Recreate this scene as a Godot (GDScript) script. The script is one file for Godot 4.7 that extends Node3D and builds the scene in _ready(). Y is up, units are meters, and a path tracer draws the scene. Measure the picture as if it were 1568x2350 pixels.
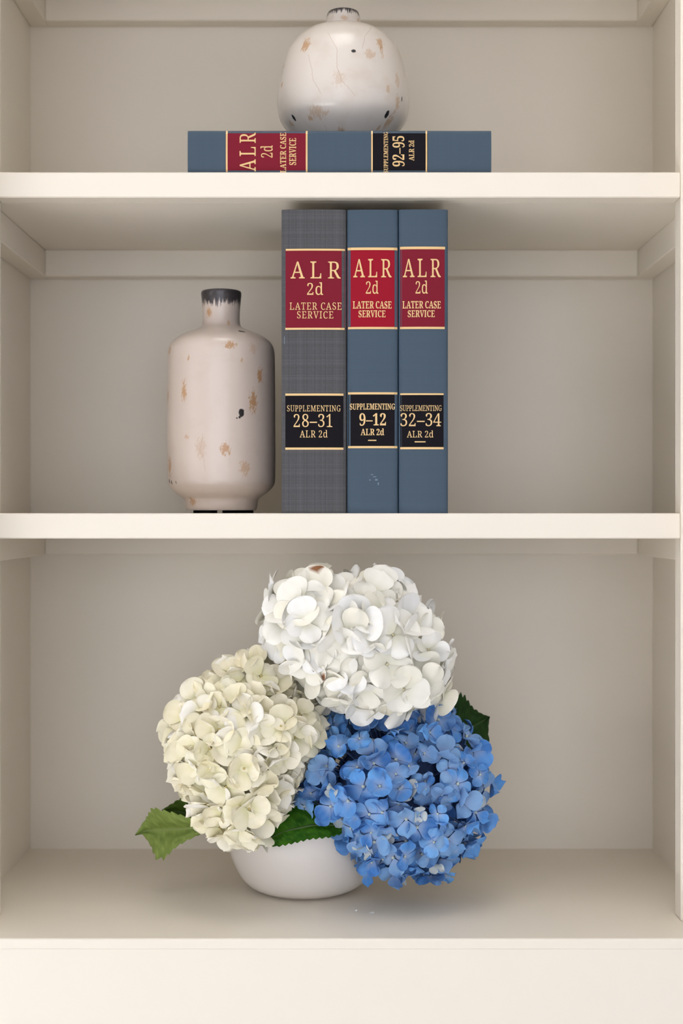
extends Node3D
# A white built-in bookcase: three law books on edge, one lying flat, two distressed vases, hydrangeas in a bowl.

const EYE := 1.2288        # camera height
const FOC := 3200.0        # focal length in pixels of the 1568 x 2350 frame
const FRONT := 1.12        # distance from the lens to the shelf fronts
const BACK := 1.361        # ... to the back panel
const COUNTER := 0.90
const GOLDEN := 2.399963

var M := {}
var taken := {}

# ------------------------------------------------------------------ helpers
func at(px: float, py: float, z: float) -> Vector3:      # measured pixel at a known depth -> metres
	return Vector3((px - 784.0) / FOC * z, EYE + (1175.0 - py) / FOC * z, -z)

func srgb(r: float, g: float, b: float) -> Color:
	return Color(r / 255.0, g / 255.0, b / 255.0)

func lin(r: float, g: float, b: float) -> Color:         # linear reflectance -> material colour
	return Color(r, g, b).linear_to_srgb()

func mat(c: Color, rough := 0.6, spec := 0.5) -> StandardMaterial3D:
	var m := StandardMaterial3D.new()
	m.albedo_color = c
	m.roughness = rough
	m.metallic_specular = spec
	return m

func numbered(called: String) -> String:
	var n: int = taken.get(called, 0)
	taken[called] = n + 1
	return called if n == 0 else "%s_%03d" % [called, n]

func thing(called: String, label: String, category: String, where := Vector3.ZERO, group := "") -> Node3D:
	var o := Node3D.new()
	o.name = numbered(called)
	add_child(o)
	o.position = where
	tag(o, label, category, group)
	return o

func tag(o: Node, label: String, category: String, group := "") -> void:
	o.set_meta("label", label)
	o.set_meta("category", category)
	if group != "":
		o.set_meta("group", group)

func part(called: String, mesh: Mesh, material: Material, parent: Node) -> MeshInstance3D:
	var o := MeshInstance3D.new()
	o.name = called
	o.mesh = mesh
	if material:
		o.material_override = material
	o.cast_shadow = GeometryInstance3D.SHADOW_CASTING_SETTING_ON
	parent.add_child(o, true)
	return o

func struct(called: String, mesh: Mesh, material: Material) -> MeshInstance3D:
	var o := part(called, mesh, material, self)
	o.set_meta("kind", "structure")
	return o

func st_new(smooth := false) -> SurfaceTool:
	var st := SurfaceTool.new()
	st.begin(Mesh.PRIMITIVE_TRIANGLES)
	st.set_smooth_group(0 if smooth else -1)
	return st

func done(st: SurfaceTool) -> ArrayMesh:
	st.generate_normals()
	return st.commit()

func tri(st: SurfaceTool, a: Vector3, b: Vector3, c: Vector3, out: Vector3) -> void:
	if (b - a).cross(c - a).dot(out) > 0.0:              # keep the front face clockwise
		var k := b
		b = c
		c = k
	st.add_vertex(a)
	st.add_vertex(b)
	st.add_vertex(c)

func quad(st: SurfaceTool, a: Vector3, b: Vector3, c: Vector3, d: Vector3, out: Vector3) -> void:
	tri(st, a, b, c, out)
	tri(st, a, c, d, out)

func add_box(st: SurfaceTool, lo: Vector3, hi: Vector3, bev := 0.0) -> void:   # a box with chamfered edges
	var mid := (lo + hi) / 2.0
	var h := (hi - lo) / 2.0
	if bev <= 0.0:
		for ax in 3:
			for s in [-1.0, 1.0]:
				var n := Vector3.ZERO
				n[ax] = s
				var u := Vector3.ZERO
				u[(ax + 1) % 3] = h[(ax + 1) % 3]
				var v := Vector3.ZERO
				v[(ax + 2) % 3] = h[(ax + 2) % 3]
				var c := mid + n * h[ax]
				quad(st, c - u - v, c + u - v, c + u + v, c - u + v, n)
		return
	var p := func(sx: float, sy: float, sz: float, ax: int) -> Vector3:
		var q := Vector3(sx * (h.x - bev), sy * (h.y - bev), sz * (h.z - bev))
		q[ax] += [sx, sy, sz][ax] * bev
		return mid + q
	for ax in 3:
		for s in [-1.0, 1.0]:
			var n := Vector3.ZERO
			n[ax] = s
			var r := []
			for k in [[-1.0, -1.0], [1.0, -1.0], [1.0, 1.0], [-1.0, 1.0]]:
				var w := Vector3.ZERO
				w[ax] = s
				w[(ax + 1) % 3] = k[0]
				w[(ax + 2) % 3] = k[1]
				r.append(p.call(w.x, w.y, w.z, ax))
			quad(st, r[0], r[1], r[2], r[3], n)
	for ax in 3:                                         # edges along axis ax
		var b := (ax + 1) % 3
		var c := (ax + 2) % 3
		for sb in [-1.0, 1.0]:
			for sc in [-1.0, 1.0]:
				var w := Vector3.ZERO
				w[b] = sb
				w[c] = sc
				var w0 := w
				w0[ax] = -1.0
				var w1 := w
				w1[ax] = 1.0
				quad(st, p.call(w0.x, w0.y, w0.z, b), p.call(w1.x, w1.y, w1.z, b), p.call(w1.x, w1.y, w1.z, c), p.call(w0.x, w0.y, w0.z, c), w)
	for sx in [-1.0, 1.0]:
		for sy in [-1.0, 1.0]:
			for sz in [-1.0, 1.0]:
				tri(st, p.call(sx, sy, sz, 0), p.call(sx, sy, sz, 1), p.call(sx, sy, sz, 2), Vector3(sx, sy, sz))

func box(lo: Vector3, hi: Vector3, bev := 0.0) -> ArrayMesh:
	var st := st_new()
	add_box(st, lo, hi, bev)
	return done(st)

func slab(x0: float, x1: float, y0: float, y1: float, z0: float, z1: float, bev := 0.0) -> ArrayMesh:   # z0 < z1 are distances from the lens
	return box(Vector3(x0, y0, -z1), Vector3(x1, y1, -z0), bev)

func lathe(profile: Array, n := 96, closed := true) -> ArrayMesh:      # profile: Vector2(radius, height), bottom to top; u = 0.5 faces +z
	var st := st_new(true)
	var lo := 1e9
	var hi := -1e9
	for p in profile:
		lo = minf(lo, p.y)
		hi = maxf(hi, p.y)
	for i in profile.size() - 1:
		var a: Vector2 = profile[i]
		var b: Vector2 = profile[i + 1]
		var va := 1.0 - (a.y - lo) / (hi - lo)
		var vb := 1.0 - (b.y - lo) / (hi - lo)
		for k in n:
			var u0 := float(k) / n
			var u1 := float(k + 1) / n
			var t0 := TAU * (u0 - 0.5)
			var t1 := TAU * (u1 - 0.5)
			var q := [Vector3(a.x * sin(t0), a.y, a.x * cos(t0)), Vector3(a.x * sin(t1), a.y, a.x * cos(t1)), Vector3(b.x * sin(t1), b.y, b.x * cos(t1)), Vector3(b.x * sin(t0), b.y, b.x * cos(t0))]
			var w := [Vector2(u0, va), Vector2(u1, va), Vector2(u1, vb), Vector2(u0, vb)]
			for t in [[0, 2, 1], [0, 3, 2]]:
				if q[t[0]].is_equal_approx(q[t[1]]) or q[t[1]].is_equal_approx(q[t[2]]) or q[t[0]].is_equal_approx(q[t[2]]):
					continue
				for j in t:
					st.set_uv(w[j])
					st.add_vertex(q[j])
	st.index()
	st.generate_normals()
	return st.commit()

func smooth_profile(pts: Array, steps := 5) -> Array:    # Catmull-Rom through the measured points
	var out := []
	for i in pts.size() - 1:
		var p0: Vector2 = pts[maxi(i - 1, 0)]
		var p1: Vector2 = pts[i]
		var p2: Vector2 = pts[i + 1]
		var p3: Vector2 = pts[mini(i + 2, pts.size() - 1)]
		for k in steps:
			var q := p1.cubic_interpolate(p2, p0, p3, float(k) / steps)
			out.append(Vector2(maxf(q.x, 0.0), q.y))
	out.append(pts[-1])
	return out

func tube(path: Array, radii: Array, n := 8) -> ArrayMesh:
	var st := st_new(true)
	var rings := []
	for i in path.size():
		var d: Vector3 = (path[mini(i + 1, path.size() - 1)] - path[maxi(i - 1, 0)]).normalized()
		var s := d.cross(Vector3.UP if absf(d.y) < 0.9 else Vector3.RIGHT).normalized()
		var u := s.cross(d)
		var ring := []
		for k in n:
			var t := TAU * k / n
			ring.append(path[i] + (s * cos(t) + u * sin(t)) * radii[i])
		rings.append(ring)
	for i in path.size() - 1:
		for k in n:
			var a: Vector3 = rings[i][k]
			var b: Vector3 = rings[i][(k + 1) % n]
			var c: Vector3 = rings[i + 1][(k + 1) % n]
			var d2: Vector3 = rings[i + 1][k]
			quad(st, a, b, c, d2, (a + b + c + d2) / 4.0 - (path[i] + path[i + 1]) / 2.0)
	for e in [0, path.size() - 1]:
		var out: Vector3 = path[e] - path[1 if e == 0 else e - 1]
		for k in range(1, n - 1):
			tri(st, rings[e][0], rings[e][k], rings[e][k + 1], out)
	return done(st)

func extrude_up(poly: PackedVector2Array, y0: float, y1: float) -> ArrayMesh:   # poly in (x, z), any shape
	var st := st_new()
	var n := poly.size()
	var ccw := not Geometry2D.is_polygon_clockwise(poly)
	for i in n:
		var a := poly[i]
		var b := poly[(i + 1) % n]
		var e := b - a
		var out := Vector3(e.y, 0, -e.x) * (1.0 if ccw else -1.0)
		quad(st, Vector3(a.x, y0, a.y), Vector3(b.x, y0, b.y), Vector3(b.x, y1, b.y), Vector3(a.x, y1, a.y), out)
	var t := Geometry2D.triangulate_polygon(poly)
	for i in range(0, t.size(), 3):
		for s in [[y0, Vector3.DOWN], [y1, Vector3.UP]]:
			tri(st, Vector3(poly[t[i]].x, s[0], poly[t[i]].y), Vector3(poly[t[i + 1]].x, s[0], poly[t[i + 1]].y), Vector3(poly[t[i + 2]].x, s[0], poly[t[i + 2]].y), s[1])
	return done(st)

# ------------------------------------------------------------------ materials
func noise_tex(seed_: int, freq: float, lo: Color, hi: Color, size := 256, octaves := 4) -> NoiseTexture2D:
	var f := FastNoiseLite.new()
	f.seed = seed_
	f.frequency = freq
	f.fractal_octaves = octaves
	var g := Gradient.new()
	g.set_color(0, lo)
	g.set_color(1, hi)
	var t := NoiseTexture2D.new()
	t.width = size
	t.height = size
	t.seamless = true
	t.noise = f
	t.color_ramp = g
	return t

func weave(seed_: int, strength: float, coarse: float) -> ImageTexture:     # book cloth: crossing threads
	var r := RandomNumberGenerator.new()
	r.seed = seed_
	var n := 256
	var img := Image.create(n, n, true, Image.FORMAT_RGB8)
	var warp := []
	var weft := []
	for i in n:
		warp.append(r.randf_range(-1, 1))
		weft.append(r.randf_range(-1, 1))
	var f := FastNoiseLite.new()
	f.seed = seed_
	f.frequency = 0.03
	for y in n:
		for x in n:
			var a: float = warp[(x + int(2.0 * f.get_noise_2d(y, 0.0))) % n]
			var b: float = weft[(y + int(2.0 * f.get_noise_2d(0.0, x))) % n]
			var over := 1.0 if (x / 2 + y / 2) % 2 == 0 else -1.0
			var v := 0.78 + strength * (0.45 * a + 0.45 * b + 0.25 * over + coarse * r.randf_range(-1, 1))
			v = clampf(v, 0.0, 1.0)
			img.set_pixel(x, y, Color(v, v, v))
	img.generate_mipmaps()
	return ImageTexture.create_from_image(img)

func cloth(c: Color, tex: Texture2D, per_metre: float, gloss := 0.55) -> StandardMaterial3D:
	var m := mat(c, gloss, 0.4)
	m.albedo_texture = tex
	m.uv1_triplanar = true
	m.uv1_scale = Vector3.ONE * per_metre
	return m

func make_materials() -> void:
	M.paint = mat(lin(0.90, 0.822, 0.69), 0.42, 0.45)
	M.paint.heightmap_enabled = true
	M.paint.heightmap_texture = noise_tex(3, 0.02, Color(0.42, 0.42, 0.42), Color(0.58, 0.58, 0.58), 256, 3)
	M.paint.heightmap_scale = 0.02
	M.paint.uv1_triplanar = true
	M.paint.uv1_world_triplanar = true
	M.paint.uv1_scale = Vector3.ONE * 9.0
	M.wall = mat(lin(0.84, 0.81, 0.78), 0.8)
	M.ceiling = mat(lin(0.85, 0.84, 0.82), 0.9)
	M.floor = mat(lin(0.75, 0.73, 0.70), 0.8)
	M.fine_blue = cloth(srgb(86, 107, 125), weave(11, 0.07, 0.2), 90.0, 0.5)
	M.grey_linen = cloth(srgb(106, 105, 107), weave(12, 0.20, 0.6), 34.0, 0.7)
	M.scuff = mat(srgb(118, 134, 148), 0.8, 0.2)
	M.pages = mat(lin(0.62, 0.56, 0.45), 0.9)
	M.red_a = mat(srgb(128, 36, 50), 0.7, 0.15)
	M.red_b = mat(srgb(154, 30, 46), 0.7, 0.15)
	M.black_label = mat(srgb(32, 30, 33), 0.75, 0.1)
	M.gold = mat(srgb(228, 190, 128), 0.38, 0.6)
	M.gold.metallic = 0.25
	M.bowl = mat(lin(0.86, 0.80, 0.73), 0.38, 0.5)
	M.felt = mat(srgb(26, 24, 24), 0.95, 0.2)
	M.scrap = mat(lin(0.92, 0.90, 0.84), 0.7, 0.2)
	M.stem = mat(lin(0.16, 0.26, 0.06), 0.55)

func petal_mat(rough: float, glow: Color) -> StandardMaterial3D:
	var m := mat(Color.WHITE, rough, 0.16)
	m.vertex_color_use_as_albedo = true
	m.backlight_enabled = true
	m.backlight = glow
	m.cull_mode = BaseMaterial3D.CULL_DISABLED
	return m

# ------------------------------------------------------------------ bookcase
func pierced(x: float, thick: float, z0: float, z1: float, h: float, w: Dictionary) -> ArrayMesh:   # a side wall with one opening
	var st := st_new()
	var lo := minf(x, x + thick)
	var hi := maxf(x, x + thick)
	add_box(st, Vector3(lo, 0, z0), Vector3(hi, h, w.z0))
	add_box(st, Vector3(lo, 0, w.z1), Vector3(hi, h, z1))
	add_box(st, Vector3(lo, 0, w.z0), Vector3(hi, w.y0, w.z1))
	add_box(st, Vector3(lo, w.y1, w.z0), Vector3(hi, h, w.z1))
	return done(st)

func build_room() -> void:
	var x0 := -2.5
	var x1 := 2.5
	var zb := 3.2                                        # the wall behind the camera
	var h := 2.6
	var w := -FRONT
	struct("floor", box(Vector3(x0 - 0.12, -0.1, -1.6), Vector3(x1 + 0.12, 0, zb + 0.12)), M.floor)
	struct("ceiling", box(Vector3(x0 - 0.12, h, -1.6), Vector3(x1 + 0.12, h + 0.1, zb + 0.12)), M.ceiling)
	var st := st_new()                                   # the wall the bookcase is let into
	add_box(st, Vector3(x0, 0, w - 0.3), Vector3(-0.37, h, w))
	add_box(st, Vector3(0.37, 0, w - 0.3), Vector3(x1, h, w))
	add_box(st, Vector3(-0.37, 2.25, w - 0.3), Vector3(0.37, h, w))
	add_box(st, Vector3(-0.37, 0, w - 0.4), Vector3(0.37, h, w - 0.3))
	struct("wall_back", done(st), M.wall)
	struct("wall_left", pierced(x0, -0.12, w - 0.3, zb, h, WL), M.wall)
	struct("wall_right", pierced(x1, 0.12, w - 0.3, zb, h, WR), M.wall)
	st = st_new()                                        # wall behind the camera with a wide window
	add_box(st, Vector3(x0, 0, zb), Vector3(WF.x0, h, zb + 0.12))
	add_box(st, Vector3(WF.x1, 0, zb), Vector3(x1, h, zb + 0.12))
	add_box(st, Vector3(WF.x0, 0, zb), Vector3(WF.x1, WF.y0, zb + 0.12))
	add_box(st, Vector3(WF.x0, WF.y1, zb), Vector3(WF.x1, h, zb + 0.12))
	struct("wall_front", done(st), M.wall)

func build_added_ceiling_fill() -> void:  # unseen panel, added to brighten the counter and shelves from above
	var o := thing("added_ceiling_fill", "unseen square ceiling panel added to light the counter and shelves", "added_light", Vector3(0, 2.6, -0.62))
	var st := st_new()
	for s in [-1.0, 1.0]:
		add_box(st, Vector3(s * 0.32 - 0.02, -0.03, -0.34), Vector3(s * 0.32 + 0.02, 0, 0.34))
		add_box(st, Vector3(-0.30, -0.03, s * 0.32 - 0.02), Vector3(0.30, 0, s * 0.32 + 0.02))
	part("frame", done(st), M.ceiling, o)
	var glow := mat(Color(1, 1, 1), 0.6)
	glow.emission_enabled = true
	glow.emission = Color(1.0, 0.96, 0.9)
	glow.emission_energy_multiplier = 1.0
	part("diffuser", box(Vector3(-0.30, -0.02, -0.30), Vector3(0.30, 0, 0.30)), glow, o)
	area_light("added_ceiling_fill_glow", Vector3(0, 2.575, -0.62), Vector2(0.6, 0.6), Vector3.DOWN, 0.48, Color(1.0, 0.975, 0.95))

func build_bookcase() -> void:
	var b := thing("built_in_bookcase", "white painted built-in bookcase with shelf cleats along its inside walls", "bookcase")
	var top := 2.25
	part("back_panel", slab(-0.3237, 0.3237, COUNTER, top, BACK, BACK + 0.012), M.paint, b)
	for s in [-1.0, 1.0]:
		part("side_panel", slab(minf(s * 0.3037, s * 0.3237), maxf(s * 0.3037, s * 0.3237), COUNTER, top, FRONT + 0.02, BACK), M.paint, b)
	for s in [[-0.36, -0.2785], [0.2727, 0.36]]:
		part("stile", slab(s[0], s[1], COUNTER, top, FRONT, FRONT + 0.02, 0.001), M.paint, b)
	for s in [[-0.40, -0.284], [0.284, 0.40]]:
		part("pilaster", slab(s[0], s[1], COUNTER, top, FRONT - 0.034, FRONT, 0.002), M.paint, b)
	part("top_panel", slab(-0.3037, 0.3037, EYE + 0.499, EYE + 0.519, FRONT + 0.02, BACK), M.paint, b)
	part("top_rail", slab(-0.2785, 0.2727, EYE + 0.499, EYE + 0.56, FRONT, FRONT + 0.02, 0.001), M.paint, b)
	for c in [[0.4735, 0.499], [0.2271, 0.2527], [-0.0410, -0.02135]]:
		part("cleat", slab(-0.2857, 0.2857, EYE + c[0], EYE + c[1], BACK - 0.018, BACK, 0.0008), M.paint, b)
		for s in [-1.0, 1.0]:
			part("cleat", slab(minf(s * 0.2857, s * 0.3037), maxf(s * 0.2857, s * 0.3037), EYE + c[0], EYE + c[1], FRONT + 0.021, BACK, 0.0008), M.paint, b)
	shelf("white shelf board under the blue book lying flat", EYE + 0.2527, EYE + 0.273)
	shelf("white shelf board under the tall bottle vase and upright books", EYE - 0.02135, EYE - 0.00105)
	# counter and the cabinet that carries it
	var ct := thing("countertop", "white painted counter ledge under the flower bowl", "countertop")
	var poly := PackedVector2Array([Vector2(-0.3037, -BACK - 0.01), Vector2(0.3037, -BACK - 0.01), Vector2(0.3037, -FRONT - 0.02), Vector2(0.75, -FRONT - 0.02), Vector2(0.75, -1.0775), Vector2(-0.75, -1.0775), Vector2(-0.75, -FRONT - 0.02), Vector2(-0.3037, -FRONT - 0.02)])
	part("slab", extrude_up(poly, COUNTER - 0.0077, COUNTER), M.paint, ct)
	var band := PackedVector2Array([Vector2(COUNTER - 0.0077, -1.0775), Vector2(COUNTER - 0.0077, -1.0745)])
	for i in 6:
		var a := PI / 2.0 * i / 5.0
		band.append(Vector2(COUNTER - 0.0016 + 0.0016 * sin(a), -1.0761 + 0.0016 * cos(a)))
	band.append(Vector2(COUNTER, -1.0775))
	var eb := part("edge_band", extrude_up(band, -0.75, 0.75), M.paint, ct)
	eb.rotation.z = PI / 2.0
	var bc := thing("base_cabinet", "white cabinet front below the counter ledge", "cabinet")
	part("body", slab(-0.74, 0.74, 0.0, COUNTER - 0.0077, 1.0945, BACK), M.paint, bc)
	part("face_rail", slab(-0.75, 0.75, COUNTER - 0.12, COUNTER - 0.0077, 1.0748, 1.0945, 0.0003), M.paint, bc)
	for s in [[-0.745, -0.003], [0.003, 0.745]]:
		part("door", slab(s[0], s[1], 0.08, COUNTER - 0.125, 1.0752, 1.0945, 0.002), M.paint, bc)

func shelf(label: String, y0: float, y1: float) -> void:
	var o := thing("bookcase_shelf", label, "shelf", Vector3(0, y0, 0), "shelves of the bookcase")
	var st := st_new()
	add_box(st, Vector3(-0.3035, 0, -BACK + 0.0003), Vector3(0.3035, y1 - y0, -FRONT - 0.0203))
	part("board", done(st), M.paint, o)
	part("front_edge", slab(-0.2783, 0.2725, 0, y1 - y0, FRONT, FRONT + 0.0203, 0.0009), M.paint, o)

# ------------------------------------------------------------------ books
const BH := 0.2449         # height of a volume
func spine_z(x: float, hw: float) -> float:              # the slightly rounded spine
	var t := clampf(absf(x) / hw, 0.0, 1.0)
	return -0.0010 * t * t - 0.0026 * (1.0 - sqrt(maxf(0.0, 1.0 - pow(t, 18.0))))

func spine_patch(x0: float, x1: float, y0: float, y1: float, hw: float, proud: float) -> ArrayMesh:
	var st := st_new()
	var n := 14
	for i in n:
		var a := lerpf(x0, x1, float(i) / n)
		var b := lerpf(x0, x1, float(i + 1) / n)
		var za := spine_z(a, hw) + proud
		var zb := spine_z(b, hw) + proud
		quad(st, Vector3(a, y0, za), Vector3(b, y0, zb), Vector3(b, y1, zb), Vector3(a, y1, za), Vector3.BACK)
		for e in [[y0, Vector3.DOWN], [y1, Vector3.UP]]:
			quad(st, Vector3(a, e[0], za), Vector3(b, e[0], zb), Vector3(b, e[0], zb - proud - 0.0001), Vector3(a, e[0], za - proud - 0.0001), e[1])
	for e in [[x0, Vector3.LEFT], [x1, Vector3.RIGHT]]:
		var z := spine_z(e[0], hw)
		quad(st, Vector3(e[0], y0, z + proud), Vector3(e[0], y1, z + proud), Vector3(e[0], y1, z - 0.0001), Vector3(e[0], y0, z - 0.0001), e[1])
	return done(st)

var faces := {}
func letters(txt: String, x0: float, x1: float, y0: float, y1: float, hw: float, spread: int, bold := false) -> ArrayMesh:   # lettering stamped on the spine, fitted to its measured box
	var key := "%d%s" % [spread, bold]
	if not faces.has(key):
		var f := SystemFont.new()
		f.font_names = PackedStringArray(["Droid Serif"])
		f.font_weight = 700 if bold else 400
		var v := FontVariation.new()
		v.base_font = f
		v.spacing_glyph = spread
		faces[key] = v
	var t := TextMesh.new()
	t.text = txt
	t.font = faces[key]
	t.font_size = 64
	t.pixel_size = 0.001
	t.depth = 0.01
	t.curve_step = 1.5
	var arr := t.get_mesh_arrays()
	var v: PackedVector3Array = arr[Mesh.ARRAY_VERTEX]
	var lo := v[0]
	var hi := v[0]
	for p in v:
		lo = lo.min(p)
		hi = hi.max(p)
	for i in v.size():
		var x := lerpf(x0, x1, (v[i].x - lo.x) / (hi.x - lo.x))
		var y := lerpf(y0, y1, (v[i].y - lo.y) / (hi.y - lo.y))
		var d := 0.00034 if v[i].z > 0.0 else 0.0001
		v[i] = Vector3(x, y, spine_z(x, hw) + d)
	arr[Mesh.ARRAY_VERTEX] = v
	arr[Mesh.ARRAY_NORMAL] = t.get_mesh_arrays()[Mesh.ARRAY_NORMAL]
	var out := ArrayMesh.new()
	out.add_surface_from_arrays(Mesh.PRIMITIVE_TRIANGLES, arr)
	return out

func book(label: String, where: Vector3, w: float, cover: Material, red: Material, k: float, cx: float, base: float, d: Dictionary) -> Node3D:
	# d holds measured boxes in pixels; k metres per pixel, cx the pixel of the spine's middle, base the pixel of its foot
	var o := thing("law_book", label, "book", where, "matching law reports")
	var hw := w / 2.0
	var deep := 0.168
	var poly := PackedVector2Array()
	poly.append(Vector2(-hw, -deep))
	for i in 41:
		var t := -1.0 + 2.0 * i / 40.0
		t = signf(t) * (1.0 - pow(1.0 - absf(t), 1.8))
		poly.append(Vector2(t * hw, spine_z(t * hw, hw)))
	for p in [Vector2(hw, -deep), Vector2(hw - 0.0028, -deep), Vector2(hw - 0.0028, -0.0085), Vector2(-hw + 0.0028, -0.0085), Vector2(-hw + 0.0028, -deep)]:
		poly.append(p)
	part("cover", extrude_up(poly, 0.0, BH), cover, o)
	part("page_block", box(Vector3(-hw + 0.0028, 0.0035, -deep + 0.004), Vector3(hw - 0.0028, BH - 0.0035, -0.0085)), M.pages, o)
	var X := func(px: float) -> float: return (px - cx) * k
	var Y := func(py: float) -> float: return (base - py) * k
	for l in d.labels:                                    # name, x0, x1, y0, y1
		part(l[0], spine_patch(X.call(l[1]), X.call(l[2]), Y.call(l[4]), Y.call(l[3]), hw, 0.00012), red if l[0] == "title_label" else M.black_label, o)
	for g in d.lines:                                     # x0, x1, y, thickness
		part("gold_rule", spine_patch(X.call(g[0]), X.call(g[1]), Y.call(g[2] + g[3] / 2.0), Y.call(g[2] - g[3] / 2.0), hw, 0.0003), M.gold, o)
	for s in d.text:                                      # text, x0, x1, y0, y1, letter spacing
		part("lettering", letters(s[0], X.call(s[1]), X.call(s[2]), Y.call(s[4]), Y.call(s[3]), hw, s[5], s.size() > 6), M.gold, o)
	for q in d.get("scuffs", []):                         # rubbed marks on the cloth: x0, x1, y0, y1
		part("scuff", spine_patch(X.call(q[0]), X.call(q[1]), Y.call(q[3]), Y.call(q[2]), hw, 0.00008), M.scuff, o)
	return o

func build_books() -> void:
	var z := 1.1235
	var k := z / FOC
	var foot := EYE - 0.00105
	var base := 1175.0 + 0.00105 / k
	book("grey linen law book numbered 28-31, beside the bottle vase", Vector3((720.5 - 784.0) * k, foot, -z), 149.0 * k, M.grey_linen, M.red_a, k, 720.5, base, {
		"labels": [["title_label", 655.5, 792, 572, 755], ["volume_label", 655, 788.5, 904, 1031]],
		"lines": [[656, 792, 573, 4.5], [655, 791, 754.5, 4.5], [655, 788.5, 905.5, 5], [655, 788.5, 1029.5, 5]],
		"text": [["ALR", 667, 782, 600, 639, 16], ["2d", 705, 742, 648, 677, 1], ["LATER CASE", 665, 784, 694, 711, 5], ["SERVICE", 682, 765, 714, 731, 5],
			["SUPPLEMENTING", 659, 782, 930, 944, 3], ["28–31", 674, 763, 950, 980, 2], ["ALR 2d", 688, 752, 987, 1004, 3]],
		"scuffs": [[652, 653.6, 772, 789]]})
	book("blue law book numbered 9-12, between the two other upright books", Vector3((855.5 - 784.0) * k, foot, -z - 0.0008), 118.5 * k, M.fine_blue, M.red_b, k, 855.5, base, {
		"labels": [["title_label", 798.5, 912.5, 570, 754], ["volume_label", 799.5, 912.5, 902, 1027]],
		"lines": [[798, 912.5, 570.5, 6], [799, 912.5, 752.5, 5], [799, 912.5, 902.5, 5], [799, 912.5, 1026, 5], [845, 864, 1010.5, 2.5]],
		"text": [["ALR", 811, 899, 594, 636, 10], ["2d", 840, 869, 644, 674, 0], ["LATER CASE", 810, 899, 691, 708, 0, true], ["SERVICE", 823, 885, 712, 728, 0, true],
			["SUPPLEMENTING", 803, 907, 926, 940, 0, true], ["9–12", 825, 886, 948, 977, 0, true], ["ALR 2d", 828, 882, 983, 999, 0, true]],
		"scuffs": [[851, 857, 1088, 1090], [856, 864, 1093, 1095], [861, 867, 1099, 1103], [867, 870, 1107, 1113], [848, 851, 1100, 1103]]})
	book("blue law book numbered 32-34, rightmost of the upright books", Vector3((972.2 - 784.0) * k, foot, -z), 113.5 * k, M.fine_blue, M.red_a, k, 972.2, base, {
		"labels": [["title_label", 919, 1021, 569, 754], ["volume_label", 919, 1018.5, 904, 1029]],
		"lines": [[918.5, 1022, 569, 6], [918.5, 1021, 752.5, 5], [919, 1018.5, 904.5, 4], [919, 1018.5, 1028.5, 5], [952, 977, 1014, 2.5]],
		"text": [["ALR", 925, 1012, 594, 636, 10], ["2d", 954, 982, 644, 674, 0], ["LATER CASE", 924, 1012, 691, 708, 0, true], ["SERVICE", 936, 998, 712, 728, 0, true],
			["SUPPLEMENTING", 918.6, 1014, 930, 943, 0], ["32–34", 919.5, 1013, 948, 978, 1], ["ALR 2d", 934, 995, 988, 1004, 1]]})
	# the one lying flat: its head points left, its spine faces the room
	var zf := 1.124
	var kf := zf / FOC
	var thick := (EYE + (1175.0 - 298.0) * kf) - (EYE + 0.273)
	var mid := 298.0 + thick / kf / 2.0                   # row of the spine's middle
	var b := book("blue law book lying flat under the round vase", Vector3((1128.0 - 784.0) * kf, EYE + 0.273 + thick / 2.0, -zf), thick, M.fine_blue, M.red_a, kf, mid, 1128.0, {
		"labels": [["title_label", mid - 48.5, mid + 48.5, 518, 706], ["volume_label", mid - 48.5, mid + 48.5, 852, 982]],
		"lines": [[mid - 48.5, mid + 48.5, 520.5, 4], [mid - 48.5, mid + 48.5, 704, 4], [mid - 48.5, mid + 48.5, 854, 3.5], [mid - 48.5, mid + 48.5, 979, 3.5]],
		"text": [["ALR", mid - 45, mid + 44, 550, 587, 10], ["2d", mid - 14, mid + 14, 598, 626, 0], ["LATER CASE", mid - 48, mid + 44, 643, 657, 0, true], ["SERVICE", mid - 31, mid + 31, 664, 680, 0, true],
			["SUPPLEMENTING", mid - 48.4, mid + 46, 881, 891, 0, true], ["92–95", mid - 34, mid + 36, 901, 929, 0, true], ["ALR 2d", mid - 21, mid + 26, 938, 951, 0, true]]})
	b.rotation.z = PI / 2.0

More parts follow.
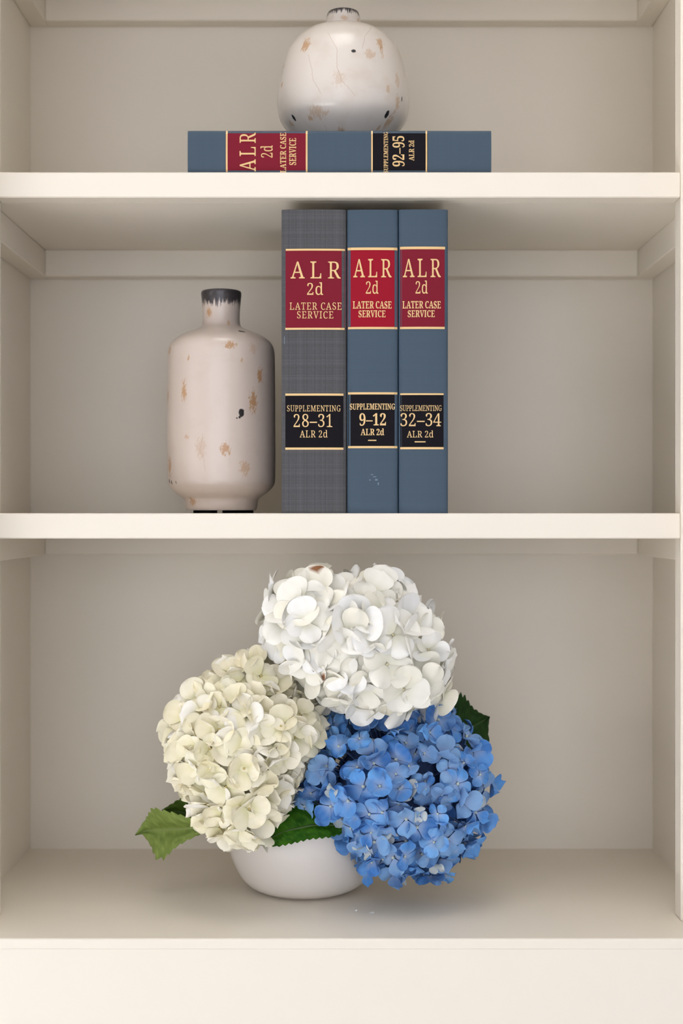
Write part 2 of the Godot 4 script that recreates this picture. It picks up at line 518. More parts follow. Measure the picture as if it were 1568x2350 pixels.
# ------------------------------------------------------------------ vases
func vase_texture(size: Vector2i, seed_: int, rim: float, rim_drip: float, place: Callable, stains: Array, chips: Array, cracks: Array, base_c: Color) -> ImageTexture:
	var img := Image.create(size.x, size.y, true, Image.FORMAT_RGB8)
	var f := FastNoiseLite.new()
	f.seed = seed_
	f.frequency = 0.012
	f.fractal_octaves = 4
	var fine := FastNoiseLite.new()
	fine.seed = seed_ + 5
	fine.frequency = 0.07
	fine.fractal_octaves = 3
	var dark := srgb(52, 47, 48)
	for y in size.y:
		for x in size.x:
			var ang := TAU * x / size.x
			var n := f.get_noise_3d(size.x / TAU * cos(ang), size.x / TAU * sin(ang), y)
			var c := base_c.lerp(srgb(203, 184, 164), clampf(n * 0.55 - 0.06, 0.0, 0.5))
			if y < (rim + rim_drip * 2.0) * size.y:
				var drip := rim + rim_drip * (0.5 + 0.9 * fine.get_noise_2d(x * 2.2, 3.0) + 0.8 * f.get_noise_2d(x * 3.0, 90.0))
				if float(y) / size.y < drip:
					c = dark.lerp(srgb(72, 66, 66), clampf(0.5 + fine.get_noise_2d(x, y), 0, 1))
			img.set_pixel(x, y, c)
	for s in stains:                                      # pixel x, y, half width, half height, strength
		var uv: Vector4 = place.call(s[0], s[1], s[2], s[3])
		blot(img, uv, fine, srgb(186, 143, 103), s[4], 0.42)
	for s in chips:
		var uv: Vector4 = place.call(s[0], s[1], s[2], s[3])
		blot(img, uv, fine, srgb(38, 32, 31), 1.0, 0.12)
	for c in cracks:
		for i in c.size() - 1:
			var a: Vector4 = place.call(c[i][0], c[i][1], 1.0, 1.0)
			var b: Vector4 = place.call(c[i + 1][0], c[i + 1][1], 1.0, 1.0)
			var n := int(Vector2(a.x - b.x, a.y - b.y).length() * 900.0) + 4
			for j in n:
				var t := float(j) / n
				var x := int(lerpf(a.x, b.x, t) * size.x + 2.5 * fine.get_noise_2d(j * 0.7, i * 31.0))
				var y := int(lerpf(a.y, b.y, t) * size.y)
				if x >= 0 and x < size.x and y >= 0 and y < size.y:
					img.set_pixel(x, y, img.get_pixel(x, y).lerp(srgb(160, 124, 98), 0.26))
	img.generate_mipmaps()
	return ImageTexture.create_from_image(img)

func blot(img: Image, uv: Vector4, fine: FastNoiseLite, c: Color, strength: float, ragged: float) -> void:
	var w := img.get_width()
	var h := img.get_height()
	var cx := uv.x * w
	var cy := uv.y * h
	var rx := maxf(uv.z * w, 1.5)
	var ry := maxf(uv.w * h, 1.5)
	for y in range(int(cy - ry * 1.7), int(cy + ry * 1.7) + 1):
		for x in range(int(cx - rx * 1.7), int(cx + rx * 1.7) + 1):
			if x < 0 or y < 0 or x >= w or y >= h:
				continue
			var q := Vector2((x - cx) / rx, (y - cy) / ry).length()
			var streak := fine.get_noise_2d(x * 1.6 + y * 0.5, y * 0.7) + 0.6 * fine.get_noise_2d(x * 4.0, y * 1.6)
			var e := 1.0 - q + ragged * 1.7 * streak
			var a := clampf(e * (2.2 if ragged > 0.3 else 6.0), 0.0, 1.0) * strength
			if a > 0.0:
				img.set_pixel(x, y, img.get_pixel(x, y).lerp(c, a))

func glaze(tex: Texture2D, rough: float) -> StandardMaterial3D:
	var m := mat(Color.WHITE, rough, 0.5)
	m.albedo_texture = tex
	m.clearcoat_enabled = true
	m.clearcoat = 0.25
	m.clearcoat_roughness = 0.06
	return m

func build_vases() -> void:
	# tall bottle, left of the books
	var z := 1.20
	var k := z / FOC
	var foot := 0.00255
	var pts := []
	for p in [[0, 1171], [74, 1171], [79, 1170.5], [81.5, 1166], [83, 1158], [84, 1150], [88, 1143], [105, 1131], [117, 1119], [122, 1110], [123.5, 1098], [124, 1060], [124, 1000], [123.6, 900], [123, 830], [122, 808], [119, 796], [112, 785], [99, 775], [79, 765], [56, 756], [45.5, 749], [42.5, 738], [42.5, 722], [43.5, 705], [45, 688], [46, 679], [46, 673], [44.5, 669.5], [41, 668.5], [38, 670], [37, 676], [36, 692], [36, 720]]:
		pts.append(Vector2(p[0] * k, (1175.0 - p[1]) * k + 0.00105))
	var prof := smooth_profile(pts, 4)
	var lo: float = foot
	var hi := (1175.0 - 668.5) * k + 0.00105
	var place := func(px: float, py: float, rx: float, ry: float) -> Vector4:
		var hh := (1175.0 - py) * k + 0.00105
		var r := 124.0
		for i in pts.size() - 6:
			if pts[i].y <= hh and pts[i + 1].y >= hh:
				r = lerpf(pts[i].x, pts[i + 1].x, clampf((hh - pts[i].y) / maxf(pts[i + 1].y - pts[i].y, 1e-6), 0, 1)) / k
		var sn := clampf((px - 508.0) / r, -0.985, 0.985)
		hh = (1175.0 - py) / FOC * (z - r * k * sqrt(1.0 - sn * sn)) + 0.00105   # the near side of the vase
		return Vector4(0.5 + asin(sn) / TAU, 1.0 - (hh - lo) / (hi - lo), rx / r / TAU, ry * k / (hi - lo))
	var tex := vase_texture(Vector2i(1024, 680), 21, 0.046, 0.03, place,
		[[483, 716, 8, 13, 0.9], [536, 792, 13, 9, 0.9], [396, 804, 9, 11, 0.8], [433, 897, 8, 24, 0.85], [601, 862, 9, 18, 0.95], [587, 921, 11, 25, 0.95], [527, 1031, 12, 14, 0.95], [569, 1074, 13, 17, 0.5], [396, 1069, 9, 23, 0.8], [390, 909, 12, 16, 0.6], [448, 1150, 11, 12, 0.8], [444, 821, 3, 8, 0.8], [527, 740, 4, 8, 0.6], [563, 826, 4, 6, 0.6], [440, 1002, 6, 6, 0.5], [472, 1028, 12, 26, 0.25], [585, 800, 10, 14, 0.3]],
		[[562, 947, 6.5, 10, 1], [558, 957, 2.5, 3, 1], [552, 959, 1.8, 1.8, 1], [549, 762, 8, 2.2, 1], [399, 783, 5, 4, 1], [395, 1104, 3.5, 6, 1], [401, 1107, 3, 5, 1], [413, 1107, 1.5, 4, 1]],
		[[[457, 1016], [470, 1032], [480, 1055], [483, 1083]], [[478, 995], [474, 1020], [470, 1040]]], srgb(212, 196, 182))
	var v := thing("bottle_vase", "tall cream distressed bottle vase with dark rim, left of the upright books", "vase", Vector3((508.0 - 784.0) * k, EYE - 0.00105, -z))
	part("body", lathe(prof, 96), glaze(tex, 0.28), v)
	for a in [-0.476, 1.45, 2.8, -2.1]:
		var pad := CylinderMesh.new()
		pad.top_radius = 0.0075
		pad.bottom_radius = 0.0075
		pad.height = 0.0026
		var o := part("felt_pad", pad, M.felt, v)
		o.position = Vector3(sin(a) * 0.0205, 0.0013, cos(a) * 0.0205)
	# round vase on the flat book
	var zf := 1.124
	var book_top := (1175.0 - 298.0) * zf / FOC
	pts = []
	for p in [[0, 355], [66, 355], [72, 353], [82, 343], [98, 328], [115, 313], [130, 298], [142, 282], [148, 267], [151, 245], [150.5, 225], [148, 205], [143.5, 178], [138, 152], [129, 124], [118, 106], [106, 92], [90, 80], [72, 72], [56, 68], [44.5, 65], [41, 60], [39.5, 50], [38, 38], [36.5, 34], [35, 30], [31, 28.5], [28, 31], [27, 44]]:
		pts.append(Vector2(p[0] * k, (1175.0 - p[1]) * k - book_top))
	var drop: float = pts[0].y
	for i in pts.size():
		pts[i] = Vector2(pts[i].x, pts[i].y - drop * clampf(1.0 - i / 8.0, 0.0, 1.0))
	prof = smooth_profile(pts, 4)
	var hi2 := (1175.0 - 28.5) * k - book_top
	var pts2 := pts
	var place2 := func(px: float, py: float, rx: float, ry: float) -> Vector4:
		var hh := (1175.0 - py) * k - book_top
		var r := 150.0
		for i in pts2.size() - 4:
			if pts2[i].y <= hh and pts2[i + 1].y >= hh:
				r = lerpf(pts2[i].x, pts2[i + 1].x, clampf((hh - pts2[i].y) / maxf(pts2[i + 1].y - pts2[i].y, 1e-6), 0, 1)) / k
		var sn := clampf((px - 788.0) / r, -0.985, 0.985)
		hh = (1175.0 - py) / FOC * (z - r * k * sqrt(1.0 - sn * sn)) - book_top
		return Vector4(0.5 + asin(sn) / TAU, 1.0 - hh / hi2, rx / r / TAU, ry * k / hi2)
	var tex2 := vase_texture(Vector2i(1024, 420), 44, 0.014, 0.03, place2,
		[[713, 108, 12, 17, 0.8], [859, 104, 9, 14, 0.7], [842, 126, 12, 14, 0.4], [866, 122, 5, 18, 0.35], [724, 252, 26, 13, 0.4], [702, 266, 6, 6, 0.6], [779, 182, 14, 20, 0.22], [652, 194, 6, 7, 0.7], [905, 184, 9, 18, 0.35], [910, 237, 8, 24, 0.5], [903, 276, 12, 13, 0.6], [789, 41, 9, 7, 0.5], [822, 51, 6, 9, 0.6], [657, 152, 4, 7, 0.35], [885, 205, 6, 12, 0.4], [782, 290, 16, 7, 0.6], [884, 288, 8, 6, 0.6], [660, 284, 8, 7, 0.5]],
		[[808, 121, 5.5, 4, 1], [666, 268, 4.5, 7, 1], [894, 259, 5.5, 8, 1], [770, 294, 4, 3, 1], [786, 292, 6, 3, 1], [919, 227, 2.2, 6, 1]],
		[[[716, 128], [721, 155], [724, 185], [741, 216]], [[762, 85], [775, 115], [775, 158], [786, 188], [814, 219]], [[824, 68], [826, 90], [825, 116]], [[735, 278], [740, 296]]], srgb(220, 210, 198))
	var r := thing("round_vase", "squat round cream distressed vase with narrow dark-rimmed neck on the flat book", "vase", Vector3((788.0 - 784.0) * k, EYE + book_top, -z))
	part("body", lathe(prof, 96), glaze(tex2, 0.25), r)

# ------------------------------------------------------------------ flowers
const BOWL_Z := 1.22
const BOWL_R := 0.0668
var bowl_at := Vector3.ZERO

func build_bowl() -> void:
	bowl_at = Vector3((700.0 - 784.0) / FOC * BOWL_Z, COUNTER, -BOWL_Z)
	var o := thing("flower_bowl", "plain off-white ceramic bowl holding the hydrangeas", "bowl", bowl_at)
	var prof := smooth_profile([Vector2(0, 0.0004), Vector2(0.033, 0.0002), Vector2(0.037, 0.0003), Vector2(0.044, 0.0025), Vector2(0.0508, 0.0066), Vector2(0.0572, 0.0143), Vector2(0.0632, 0.0265), Vector2(0.0665, 0.039), Vector2(0.0675, 0.050), Vector2(0.0668, 0.0595), Vector2(0.0655, 0.062), Vector2(0.0636, 0.061), Vector2(0.0632, 0.050), Vector2(0.060, 0.030), Vector2(0.050, 0.012), Vector2(0.030, 0.005), Vector2(0, 0.004)], 5)
	part("body", lathe(prof, 96), M.bowl, o)

func floret_mesh(r: RandomNumberGenerator, kind: Dictionary) -> ArrayMesh:
	var st := st_new(true)
	var turn := r.randf() * TAU
	var tint: Color = kind.tints[r.randi() % kind.tints.size()]
	var open: float = r.randf_range(kind.open[0], kind.open[1])
	for p in 4:
		var L: float = kind.size * r.randf_range(0.84, 1.1)
		var W: float = L * r.randf_range(kind.wide[0], kind.wide[1])
		var ang: float = turn + TAU * p / 4.0 + r.randf_range(-0.16, 0.16)
		var lift: float = open + r.randf_range(-0.25, 0.25)
		var curl: float = r.randf_range(kind.curl[0], kind.curl[1])
		var ph := r.randf() * TAU
		var wav: float = r.randf_range(0.04, 0.12) * kind.wave
		var fold: float = r.randf_range(-0.15, 0.45)
		var pet := tint.lerp(kind.tints[r.randi() % kind.tints.size()], 0.35)
		var spot: bool = r.randf() < kind.spots
		var spot_at := Vector2(r.randf_range(0.5, 0.95), r.randf_range(-0.6, 0.6))
		var d := Vector3(cos(ang), 0, sin(ang))
		var side := Vector3(-sin(ang), 0, cos(ang))
		var ns := 9
		var nt := 6
		var P := []
		var C := []
		for i in ns + 1:
			var s := 1.0 - pow(1.0 - float(i) / ns, 1.9)
			var w := W * (sqrt(maxf(0.0, 1.0 - pow((s - 0.56) / 0.44, 2.0))) if s > 0.56 else 0.12 + 0.88 * pow(sin(PI / 2.0 * s / 0.56), 1.15))
			var a := lift + curl * s                        # the petal bends along its length
			for j in nt + 1:
				var t := -1.0 + 2.0 * j / nt
				var y := L * s * sin(a) + absf(t) * t * t * 0.0 + fold * w * t * t * 0.6 + L * wav * s * sin(3.1 * t + ph + 2.0 * s)
				var q := d * (0.0012 + L * s * cos(a)) + side * (w * t) + Vector3.UP * (y + (0.0009 if p % 2 == 0 else 0.0))
				P.append(q)
				var c: Color = kind.heart.lerp(pet, clampf((s - 0.08) * 2.6, 0.0, 1.0))
				c = c.lerp(kind.edge, clampf((maxf(absf(t), s) - 0.8) * 2.2, 0.0, 1.0) * kind.edging)
				if j % 2 == 0 and s < 0.8:
					c = c.lerp(kind.heart, 0.14)             # veins
				if spot and Vector2(s - spot_at.x, (t - spot_at.y) * 0.55).length() < 0.2:
					c = kind.spot
				C.append(c)
		for i in ns:
			for j in nt:
				var a0 := i * (nt + 1) + j
				for n in [a0, a0 + nt + 1, a0 + 1, a0 + 1, a0 + nt + 1, a0 + nt + 2]:
					st.set_color(C[n])
					st.add_vertex(P[n])
	st.generate_normals()
	st.index()
	return st.commit()

func eye_mesh(size: float) -> ArrayMesh:
	var prof := []
	for i in 5:
		var t := PI / 2.0 * i / 4.0
		prof.append(Vector2(size * cos(t), size * 1.1 * sin(t)))
	return lathe(prof, 8)

func bloom(label: String, cx: float, cy: float, z: float, outline: Array, depth: float, kind: Dictionary, n: int, seed_: int, keep_out: Array, stem_path: Array) -> Node3D:
	var r := RandomNumberGenerator.new()
	r.seed = seed_
	var c := at(cx, cy, z)
	var o := thing("hydrangea", label, "flower", c, "hydrangeas in the bowl")
	var k := z / FOC
	var ring := []                                        # radius of the head by angle, as measured
	for p in outline:
		ring.append([fposmod(atan2(-(p[1] - cy), p[0] - cx), TAU), Vector2(p[0] - cx, p[1] - cy).length() * k])
	ring.sort_custom(func(a, b): return a[0] < b[0])
	var radius := func(a: float) -> float:
		a = fposmod(a, TAU)
		for i in ring.size():
			var u: Array = ring[i]
			var v: Array = ring[(i + 1) % ring.size()]
			var a0: float = u[0]
			var a1: float = v[0]
			var q := a
			if a1 <= a0:
				a1 += TAU
				if q < a0:
					q += TAU
			if q >= a0 and q <= a1:
				return lerpf(u[1], v[1], (q - a0) / maxf(a1 - a0, 1e-5))
		return ring[0][1]
	var meshes := []
	for i in 14:
		meshes.append(floret_mesh(r, kind))
	if kind.has("odd"):                                   # a few unripe, pale florets
		var pale := kind.duplicate()
		pale.tints = kind.odd
		pale.size = kind.size * 0.6
		meshes.append(floret_mesh(r, pale))
	var eye := eye_mesh(kind.eye_size)
	var stalks := st_new()
	var f_r: float = kind.size
	var count := 0
	for layer in 2:
		var m := n if layer == 0 else n / 5
		for i in m:
			var yy := 1.0 - 2.0 * (i + 0.5) / m
			var rad := sqrt(1.0 - yy * yy)
			var th := GOLDEN * i + layer * 1.7
			var dir := Vector3(rad * cos(th), rad * sin(th), yy)     # z toward the room first
			dir = (dir + Vector3(r.randf_range(-1, 1), r.randf_range(-1, 1), r.randf_range(-1, 1)) * 0.08).normalized()
			var R: float = radius.call(atan2(dir.y, dir.x))
			var flat := Vector2(dir.x, dir.y).length()
			var p := Vector3(dir.x * (R - f_r * kind.inset), dir.y * (R - f_r * kind.inset), dir.z * (depth - f_r * 0.35) * (1.0 if dir.z > 0 else 0.8))
			p *= (1.0 if layer == 0 else 0.80) * r.randf_range(1.0 - kind.rough, 1.0 + kind.rough * 0.4)
			var nrm := Vector3(dir.x / maxf(R, 0.01), dir.y / maxf(R, 0.01), dir.z / depth).normalized()
			var jit: float = kind.tilt
			nrm = (nrm + (Vector3(0, -0.08, 0.32) if dir.z > -0.3 else Vector3.ZERO) + Vector3(r.randf_range(-1, 1), r.randf_range(-1, 1), r.randf_range(-1, 1)) * jit).normalized()
			var world := c + p
			var skip := flat > 2.0
			for e in keep_out:                            # heads press against each other and do not mix
				if ((world - e[0]) / e[1]).length() < 1.0:
					skip = true
			var rel := world - bowl_at
			if rel.y < 0.068 and Vector2(rel.x, rel.z).length() < BOWL_R + 0.004:
				skip = true
			if skip:
				continue
			var b := Basis(Quaternion(Vector3.UP, nrm)) * Basis(Vector3.UP, r.randf() * TAU)
			var sc := r.randf_range(kind.get("small", 0.85), 1.12)
			var fl := part("floret", meshes[r.randi() % meshes.size()], kind.mat, o)
			fl.transform = Transform3D(b.scaled(Vector3.ONE * sc), p)
			var ey := part("eye", eye, kind.eye, fl)
			ey.position = Vector3(0, 0.0008, 0)
			count += 1
			# thin stalk from the floret to the heart of the head
			var root := p * 0.25
			var s1 := nrm.cross(Vector3(0.3, 0.9, 0.2)).normalized() * 0.0006
			var s2 := nrm.cross(s1).normalized() * 0.0006
			var q0 := [s1, s2, -s1, -s2]
			for h in 4:
				var a: Vector3 = q0[h]
				var bb: Vector3 = q0[(h + 1) % 4]
				quad(stalks, root + a, root + bb, p + bb, p + a, a + bb)
	var sk := part("flower_stalks", done(stalks), kind.stalk, o)
	sk.set_meta("kind", "stuff")
	# knotted heart that the stalks spring from
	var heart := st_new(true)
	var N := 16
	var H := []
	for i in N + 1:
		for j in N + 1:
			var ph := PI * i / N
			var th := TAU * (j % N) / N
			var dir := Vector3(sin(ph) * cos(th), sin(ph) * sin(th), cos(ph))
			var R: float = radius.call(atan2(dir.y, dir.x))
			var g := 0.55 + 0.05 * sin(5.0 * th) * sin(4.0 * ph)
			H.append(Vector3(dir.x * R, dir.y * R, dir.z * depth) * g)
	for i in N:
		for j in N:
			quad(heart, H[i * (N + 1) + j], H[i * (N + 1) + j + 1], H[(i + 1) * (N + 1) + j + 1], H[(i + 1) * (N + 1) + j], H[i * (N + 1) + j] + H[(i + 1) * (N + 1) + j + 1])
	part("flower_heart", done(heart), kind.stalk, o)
	var path := []
	for s in stem_path:
		path.append(s - c)
	var rr := []
	for i in path.size():
		rr.append(0.0036)
	part("stem", tube(path, rr, 10), M.stem, o)
	return o

func poly_at(pts: Array, s: float) -> Vector3:           # point at fraction s of a polyline
	var total := 0.0
	for i in pts.size() - 1:
		total += (pts[i + 1] - pts[i]).length()
	var want := s * total
	for i in pts.size() - 1:
		var l: float = (pts[i + 1] - pts[i]).length()
		if want <= l or i == pts.size() - 2:
			return pts[i].lerp(pts[i + 1], clampf(want / l, 0, 1))
		want -= l
	return pts[-1]

func leaf(parent: Node3D, rib: Material, label: String, mid: Array, upper: Array, lower: Array, puff: Vector3, c0: Color, c1: Color, teeth: int, seed_: int) -> void:
	# mid, upper and lower run from base to tip (world points); puff lifts each half between midrib and edge
	var r := RandomNumberGenerator.new()
	r.seed = seed_
	var f := FastNoiseLite.new()
	f.seed = seed_
	f.frequency = 9.0
	var st := st_new(true)
	var ns := teeth * 3
	var nt := 6
	var P := []
	var C := []
	var off := parent.position
	for i in ns + 1:
		var s := float(i) / ns
		var m := poly_at(mid, s)
		for j in range(-nt, nt + 1):
			var t := absf(j) / float(nt)
			var e := poly_at(upper if j < 0 else lower, s)
			var saw: float = [0.0, 0.6, 1.0][i % 3] * (1.0 if s < 0.97 else 0.0)
			var p := m.lerp(e, t * (1.0 + 0.15 * saw * pow(t, 5.0)))
			var vein := 0.35 * absf(fposmod(s * 7.0 - t * 1.6, 1.0) - 0.5)
			p += puff * (sin(PI * t) * (0.8 + vein) + 0.25 * f.get_noise_2d(s * 0.5, j * 0.08))
			P.append(p - off)
			var c := c0.lerp(c1, clampf(0.5 + 0.9 * f.get_noise_2d(s * 0.6 + 4.0, j * 0.07), 0, 1))
			if fposmod(s * 7.0 - t * 1.6, 1.0) < 0.14 or j == 0:
				c = c.lerp(Color(c1.r * 1.6, c1.g * 1.45, c1.b * 1.6), 0.35)
			C.append(c)
	var row := 2 * nt + 1
	for i in ns:
		for j in row - 1:
			var a := i * row + j
			for n in [a, a + row, a + 1, a + 1, a + row, a + row + 1]:
				st.set_color(C[n])
				st.add_vertex(P[n])
	var o := part("leaf", done(st), M.leaf, parent)
	o.set_meta("label", label)
	var path := []
	var rr := []
	for i in 9:
		path.append(poly_at(mid, i / 8.0 * 0.97) - off + puff.normalized() * 0.0002)
		rr.append(lerpf(0.0013, 0.0004, i / 8.0))
	part("midrib", tube(path, rr, 6), rib, o)

func build_flowers() -> void:
	M.leaf = petal_mat(0.5, Color(0.25, 0.3, 0.1))
	M.dark_rib = mat(lin(0.05, 0.10, 0.02), 0.6)
	M.rib = mat(lin(0.30, 0.36, 0.12), 0.55)
	var white := {"size": 0.0205, "wide": [0.52, 0.66], "open": [0.0, 0.45], "curl": [-0.5, 0.35], "wave": 1.0, "spots": 0.02, "inset": 0.60, "rough": 0.07, "tilt": 0.34,
		"tints": [Color(0.96, 0.93, 0.85), Color(0.95, 0.91, 0.78), Color(0.965, 0.95, 0.91), Color(0.95, 0.90, 0.72)], "heart": Color(0.80, 0.78, 0.62), "edge": Color(0.88, 0.86, 0.80), "edging": 0.3, "spot": Color(0.30, 0.14, 0.07),
		"mat": petal_mat(0.75, Color(0.3, 0.29, 0.26)), "eye": mat(lin(0.62, 0.56, 0.36), 0.6), "eye_size": 0.0013, "stalk": mat(lin(0.72, 0.68, 0.46), 0.7)}
	var cream := {"size": 0.0156, "wide": [0.52, 0.66], "open": [0.1, 0.6], "curl": [-0.4, 0.4], "wave": 1.2, "spots": 0.01, "inset": 0.74, "rough": 0.05, "tilt": 0.36,
		"tints": [Color(0.97, 0.91, 0.75), Color(0.97, 0.89, 0.67), Color(0.97, 0.93, 0.84), Color(0.96, 0.89, 0.64)], "heart": Color(0.80, 0.76, 0.44), "edge": Color(0.88, 0.85, 0.72), "edging": 0.35, "spot": Color(0.35, 0.2, 0.08),
		"mat": petal_mat(0.75, Color(0.3, 0.29, 0.22)), "eye": mat(lin(0.60, 0.48, 0.20), 0.6), "eye_size": 0.0012, "stalk": mat(lin(0.70, 0.64, 0.32), 0.7)}
	var blue := {"size": 0.0142, "wide": [0.48, 0.64], "open": [0.0, 0.8], "curl": [-0.9, 0.8], "wave": 2.0, "odd": [Color(0.60, 0.66, 0.52), Color(0.66, 0.70, 0.66)], "spots": 0.035, "inset": 0.60, "rough": 0.16, "tilt": 0.80, "small": 0.68,
		"tints": [Color(0.085, 0.27, 0.64), Color(0.13, 0.38, 0.80), Color(0.055, 0.18, 0.47), Color(0.19, 0.43, 0.79), Color(0.15, 0.31, 0.58), Color(0.26, 0.44, 0.68)], "heart": Color(0.34, 0.46, 0.68), "edge": Color(0.28, 0.45, 0.74), "edging": 0.4, "spot": Color(0.16, 0.05, 0.04),
		"mat": petal_mat(0.65, Color(0.16, 0.22, 0.38)), "eye": mat(lin(0.55, 0.60, 0.52), 0.6), "eye_size": 0.0014, "stalk": mat(lin(0.04, 0.075, 0.17), 0.7)}  # navy stalk colour also carries the shade in the gaps between florets
	var in_bowl := bowl_at + Vector3(0, 0.012, 0)
	var z_top := 1.137
	var z_left := 1.145
	var z_blue := 1.162
	var c_top := at(825, 1475, z_top)
	var c_left := at(555, 1715, z_left)
	var c_blue := at(905, 1815, z_blue)
	var top := bloom("large white hydrangea head at the top of the bowl arrangement", 825, 1475, z_top,
		[[590, 1355], [627, 1321], [659, 1308], [694, 1304], [746, 1313], [797, 1300], [876, 1300], [928, 1321], [955, 1369], [995, 1393], [1030, 1440], [1048, 1491], [1044, 1578], [1050, 1612], [999, 1634], [924, 1646], [849, 1638], [773, 1642], [738, 1614], [690, 1563], [651, 1543], [631, 1497], [600, 1480], [600, 1428]],
		0.062, white, 155, 5, [[c_left, Vector3(0.052, 0.066, 0.05)], [c_blue, Vector3(0.07, 0.06, 0.05)]], [c_top, c_top.lerp(in_bowl, 0.5) + Vector3(0, 0, -0.01), in_bowl])
	var left := bloom("cream hydrangea head at the left, in front of the bowl rim", 555, 1715, z_left,
		[[376, 1717], [384, 1657], [396, 1620], [437, 1573], [459, 1548], [502, 1526], [537, 1500], [577, 1490], [621, 1504], [649, 1532], [708, 1570], [758, 1615], [752, 1673], [706, 1750], [685, 1803], [664, 1858], [640, 1902], [602, 1940], [576, 1960], [510, 1946], [468, 1907], [440, 1860], [406, 1798], [381, 1751]],
		0.058, cream, 225, 8, [[c_blue, Vector3(0.072, 0.066, 0.055)], [c_top, Vector3(0.066, 0.05, 0.055)]], [c_left, c_left.lerp(in_bowl, 0.5) + Vector3(0.012, 0.022, -0.012), in_bowl + Vector3(-0.006, 0.004, 0.01)])
	var azure := bloom("blue hydrangea head hanging over the right side of the bowl", 905, 1815, z_blue,
		[[734, 1626], [691, 1723], [674, 1773], [658, 1830], [702, 1864], [756, 1885], [788, 1930], [799, 1966], [809, 1998], [834, 2014], [870, 2021], [927, 2034], [977, 2028], [1056, 2003], [1081, 1966], [1095, 1909], [1120, 1876], [1134, 1830], [1145, 1787], [1106, 1750], [1106, 1694], [1066, 1644], [1013, 1618], [900, 1610], [800, 1606]],
		0.060, blue, 248, 13, [[c_left, Vector3(0.050, 0.066, 0.046)], [c_top, Vector3(0.066, 0.05, 0.05)]], [c_blue, c_blue.lerp(in_bowl, 0.5) + Vector3(0.0, 0.02, -0.016), in_bowl + Vector3(0.008, 0.004, 0.006)])
	# leaves
	var L := func(pts: Array) -> Array:
		var out := []
		for p in pts:
			out.append(at(p[0], p[1], p[2]))
		return out
	leaf(left, M.rib, "light green serrated leaf sticking out to the left", L.call([[486, 1897, 1.185], [440, 1900, 1.19], [380, 1904, 1.2], [335, 1906, 1.205], [311, 1915, 1.2]]),
		L.call([[486, 1892, 1.185], [440, 1880, 1.18], [400, 1868, 1.178], [352, 1857, 1.185], [334, 1882, 1.2], [311, 1914, 1.2]]),
		L.call([[486, 1902, 1.185], [430, 1927, 1.185], [405, 1941, 1.185], [376, 1967, 1.19], [360, 1966, 1.19], [344, 1935, 1.2], [328, 1914, 1.204], [311, 1916, 1.2]]),
		Vector3(0, 0, 0.004), Color(0.19, 0.26, 0.06), Color(0.29, 0.38, 0.10), 12, 3)
	leaf(left, M.dark_rib, "dark green leaf behind the light one", L.call([[490, 1890, 1.20], [450, 1876, 1.205], [410, 1862, 1.21], [372, 1858, 1.212]]),
		L.call([[490, 1850, 1.20], [452, 1826, 1.205], [415, 1834, 1.21], [372, 1858, 1.212]]),
		L.call([[490, 1896, 1.20], [450, 1886, 1.205], [410, 1876, 1.21], [372, 1859, 1.212]]),
		Vector3(0, 0, 0.003), Color(0.045, 0.085, 0.012), Color(0.075, 0.125, 0.02), 9, 4)
	leaf(azure, M.dark_rib, "dark green leaf lying over the front rim of the bowl", L.call([[785, 1893, 1.152], [720, 1893, 1.143], [650, 1908, 1.142], [595, 1939, 1.148]]),
		L.call([[785, 1870, 1.152], [720, 1845, 1.150], [640, 1862, 1.152], [605, 1900, 1.15], [595, 1938, 1.148]]),
		L.call([[785, 1912, 1.150], [759, 1919, 1.143], [709, 1924, 1.141], [677, 1932, 1.141], [637, 1941, 1.143], [595, 1940, 1.148]]),
		Vector3(0, 0.0005, 0.002), Color(0.012, 0.055, 0.006), Color(0.05, 0.15, 0.012), 14, 6)
	leaf(azure, M.dark_rib, "dark green leaf behind the right side of the blue head", L.call([[1000, 1720, 1.20], [1050, 1690, 1.205], [1090, 1665, 1.21], [1124, 1645, 1.215]]),
		L.call([[1000, 1640, 1.20], [1046, 1599, 1.205], [1065, 1601, 1.21], [1086, 1627, 1.212], [1106, 1639, 1.215], [1124, 1644, 1.215]]),
		L.call([[1000, 1760, 1.20], [1060, 1780, 1.205], [1110, 1758, 1.21], [1122, 1715, 1.212], [1120, 1675, 1.215], [1124, 1646, 1.215]]),
		Vector3(0, 0, 0.003), Color(0.018, 0.042, 0.012), Color(0.03, 0.07, 0.018), 12, 7)

func build_scraps() -> void:
	for q in [["larger scrap of fallen white petal on the counter in front of the blue head", 853.0, 2096.0, 0.0024], ["tiny scrap of fallen white petal on the counter in front of the bowl", 817.0, 2091.0, 0.0012]]:
		var z: float = (EYE - COUNTER) * FOC / (q[2] - 1175.0)
		var o := thing("petal_scrap", q[0], "petal", Vector3((q[1] - 784.0) / FOC * z, COUNTER, -z), "fallen petal scraps")
		var w: float = q[3]
		var st := st_new()
		var ring := [Vector3(-w, 0.0001, 0.1 * w), Vector3(-0.3 * w, 0.0002, 0.6 * w), Vector3(0.8 * w, 0.0003, 0.5 * w), Vector3(w, 0.0009, -0.2 * w), Vector3(0.2 * w, 0.0011, -0.5 * w), Vector3(-0.7 * w, 0.0006, -0.4 * w)]
		for i in 6:
			tri(st, Vector3(0, 0.0007, 0), ring[i], ring[(i + 1) % 6], Vector3.UP)
			tri(st, Vector3(0, 0.0, 0), ring[i] * Vector3(1, 0, 1), ring[(i + 1) % 6] * Vector3(1, 0, 1), Vector3.DOWN)
		part("scrap", done(st), M.scrap, o)

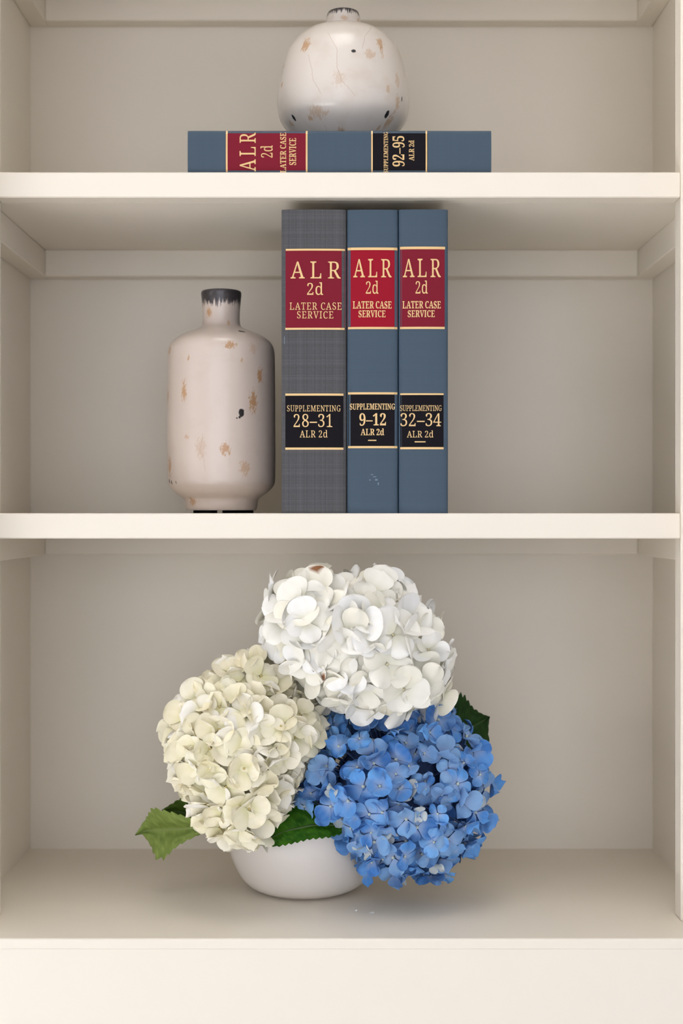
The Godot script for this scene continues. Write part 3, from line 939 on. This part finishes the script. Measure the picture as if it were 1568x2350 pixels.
# ------------------------------------------------------------------ scene
const WL := {"z0": -0.75, "z1": 0.55, "y0": 0.1, "y1": 2.4}      # tall window in the left wall
const WR := {"z0": -0.60, "z1": 0.90, "y0": 0.1, "y1": 2.4}       # opening added in the right wall for fill light
const WF := {"x0": -1.7, "x1": 1.4, "y0": 0.1, "y1": 2.4}         # wide window behind the camera

func area_light(called: String, where: Vector3, size: Vector2, face: Vector3, energy: float, c: Color) -> void:
	var l := AreaLight3D.new()
	l.name = called
	l.area_size = size
	l.light_energy = energy
	l.light_color = c
	l.shadow_enabled = true
	l.area_range = 12.0
	add_child(l)
	l.look_at_from_position(where, where + face, Vector3.UP if absf(face.y) < 0.9 else Vector3.BACK)

func _ready() -> void:
	var cam := Camera3D.new()
	cam.name = "camera"
	var lens := CameraAttributesPhysical.new()
	lens.frustum_focal_length = 47.66
	lens.frustum_focus_distance = 1.13
	lens.frustum_near = 0.05
	lens.frustum_far = 60.0
	lens.exposure_aperture = 4.5
	cam.attributes = lens
	cam.fov = rad_to_deg(2.0 * atan(1175.0 / FOC))
	cam.position = Vector3(0, EYE, 0)
	add_child(cam)
	cam.current = true

	var env := Environment.new()
	env.background_mode = Environment.BG_SKY
	var sky := Sky.new()
	var sm := ProceduralSkyMaterial.new()
	sm.sky_top_color = Color(0.72, 0.80, 0.92)
	sm.sky_horizon_color = Color(0.90, 0.92, 0.95)
	sm.ground_horizon_color = Color(0.62, 0.62, 0.58)
	sm.ground_bottom_color = Color(0.40, 0.40, 0.36)
	sm.sky_energy_multiplier = 1.0
	sky.sky_material = sm
	env.sky = sky
	env.tonemap_mode = Environment.TONE_MAPPER_LINEAR
	env.tonemap_exposure = 0.805
	env.sdfgi_enabled = true
	env.ssao_enabled = true
	env.ssil_enabled = true
	var we := WorldEnvironment.new()
	we.name = "world_environment"
	we.environment = env
	add_child(we)
	# daylight of the front and left windows, plus added fill from the right
	var day := Color(0.925, 0.94, 1.0)
	area_light("window_daylight", Vector3((WF.x0 + WF.x1) / 2.0, (WF.y0 + WF.y1) / 2.0, 3.19), Vector2(WF.x1 - WF.x0, WF.y1 - WF.y0), Vector3(0, 0, -1), 5.3, day)
	area_light("left_window_daylight", Vector3(-2.49, (WL.y0 + WL.y1) / 2.0, (WL.z0 + WL.z1) / 2.0), Vector2(WL.z1 - WL.z0, WL.y1 - WL.y0), Vector3(1, 0, 0), 0.9, day)
	area_light("added_right_fill", Vector3(2.49, (WR.y0 + WR.y1) / 2.0, (WR.z0 + WR.z1) / 2.0), Vector2(WR.z1 - WR.z0, WR.y1 - WR.y0), Vector3(-1, 0, 0), 0.8, day)
	var sun := DirectionalLight3D.new()                   # sun through the tall left window, falling on the floor
	sun.name = "sun"
	sun.light_energy = 11.0
	sun.light_color = Color(0.96, 0.97, 1.0)
	sun.light_angular_distance = 0.6
	sun.sky_mode = DirectionalLight3D.SKY_MODE_LIGHT_ONLY
	sun.shadow_enabled = true
	add_child(sun)
	sun.look_at_from_position(Vector3.ZERO, Vector3(0.6, -0.75, 0.25), Vector3.UP)

	make_materials()
	build_room()
	build_added_ceiling_fill()
	build_bookcase()
	build_bowl()
	build_books()
	build_vases()
	build_flowers()
	build_scraps()
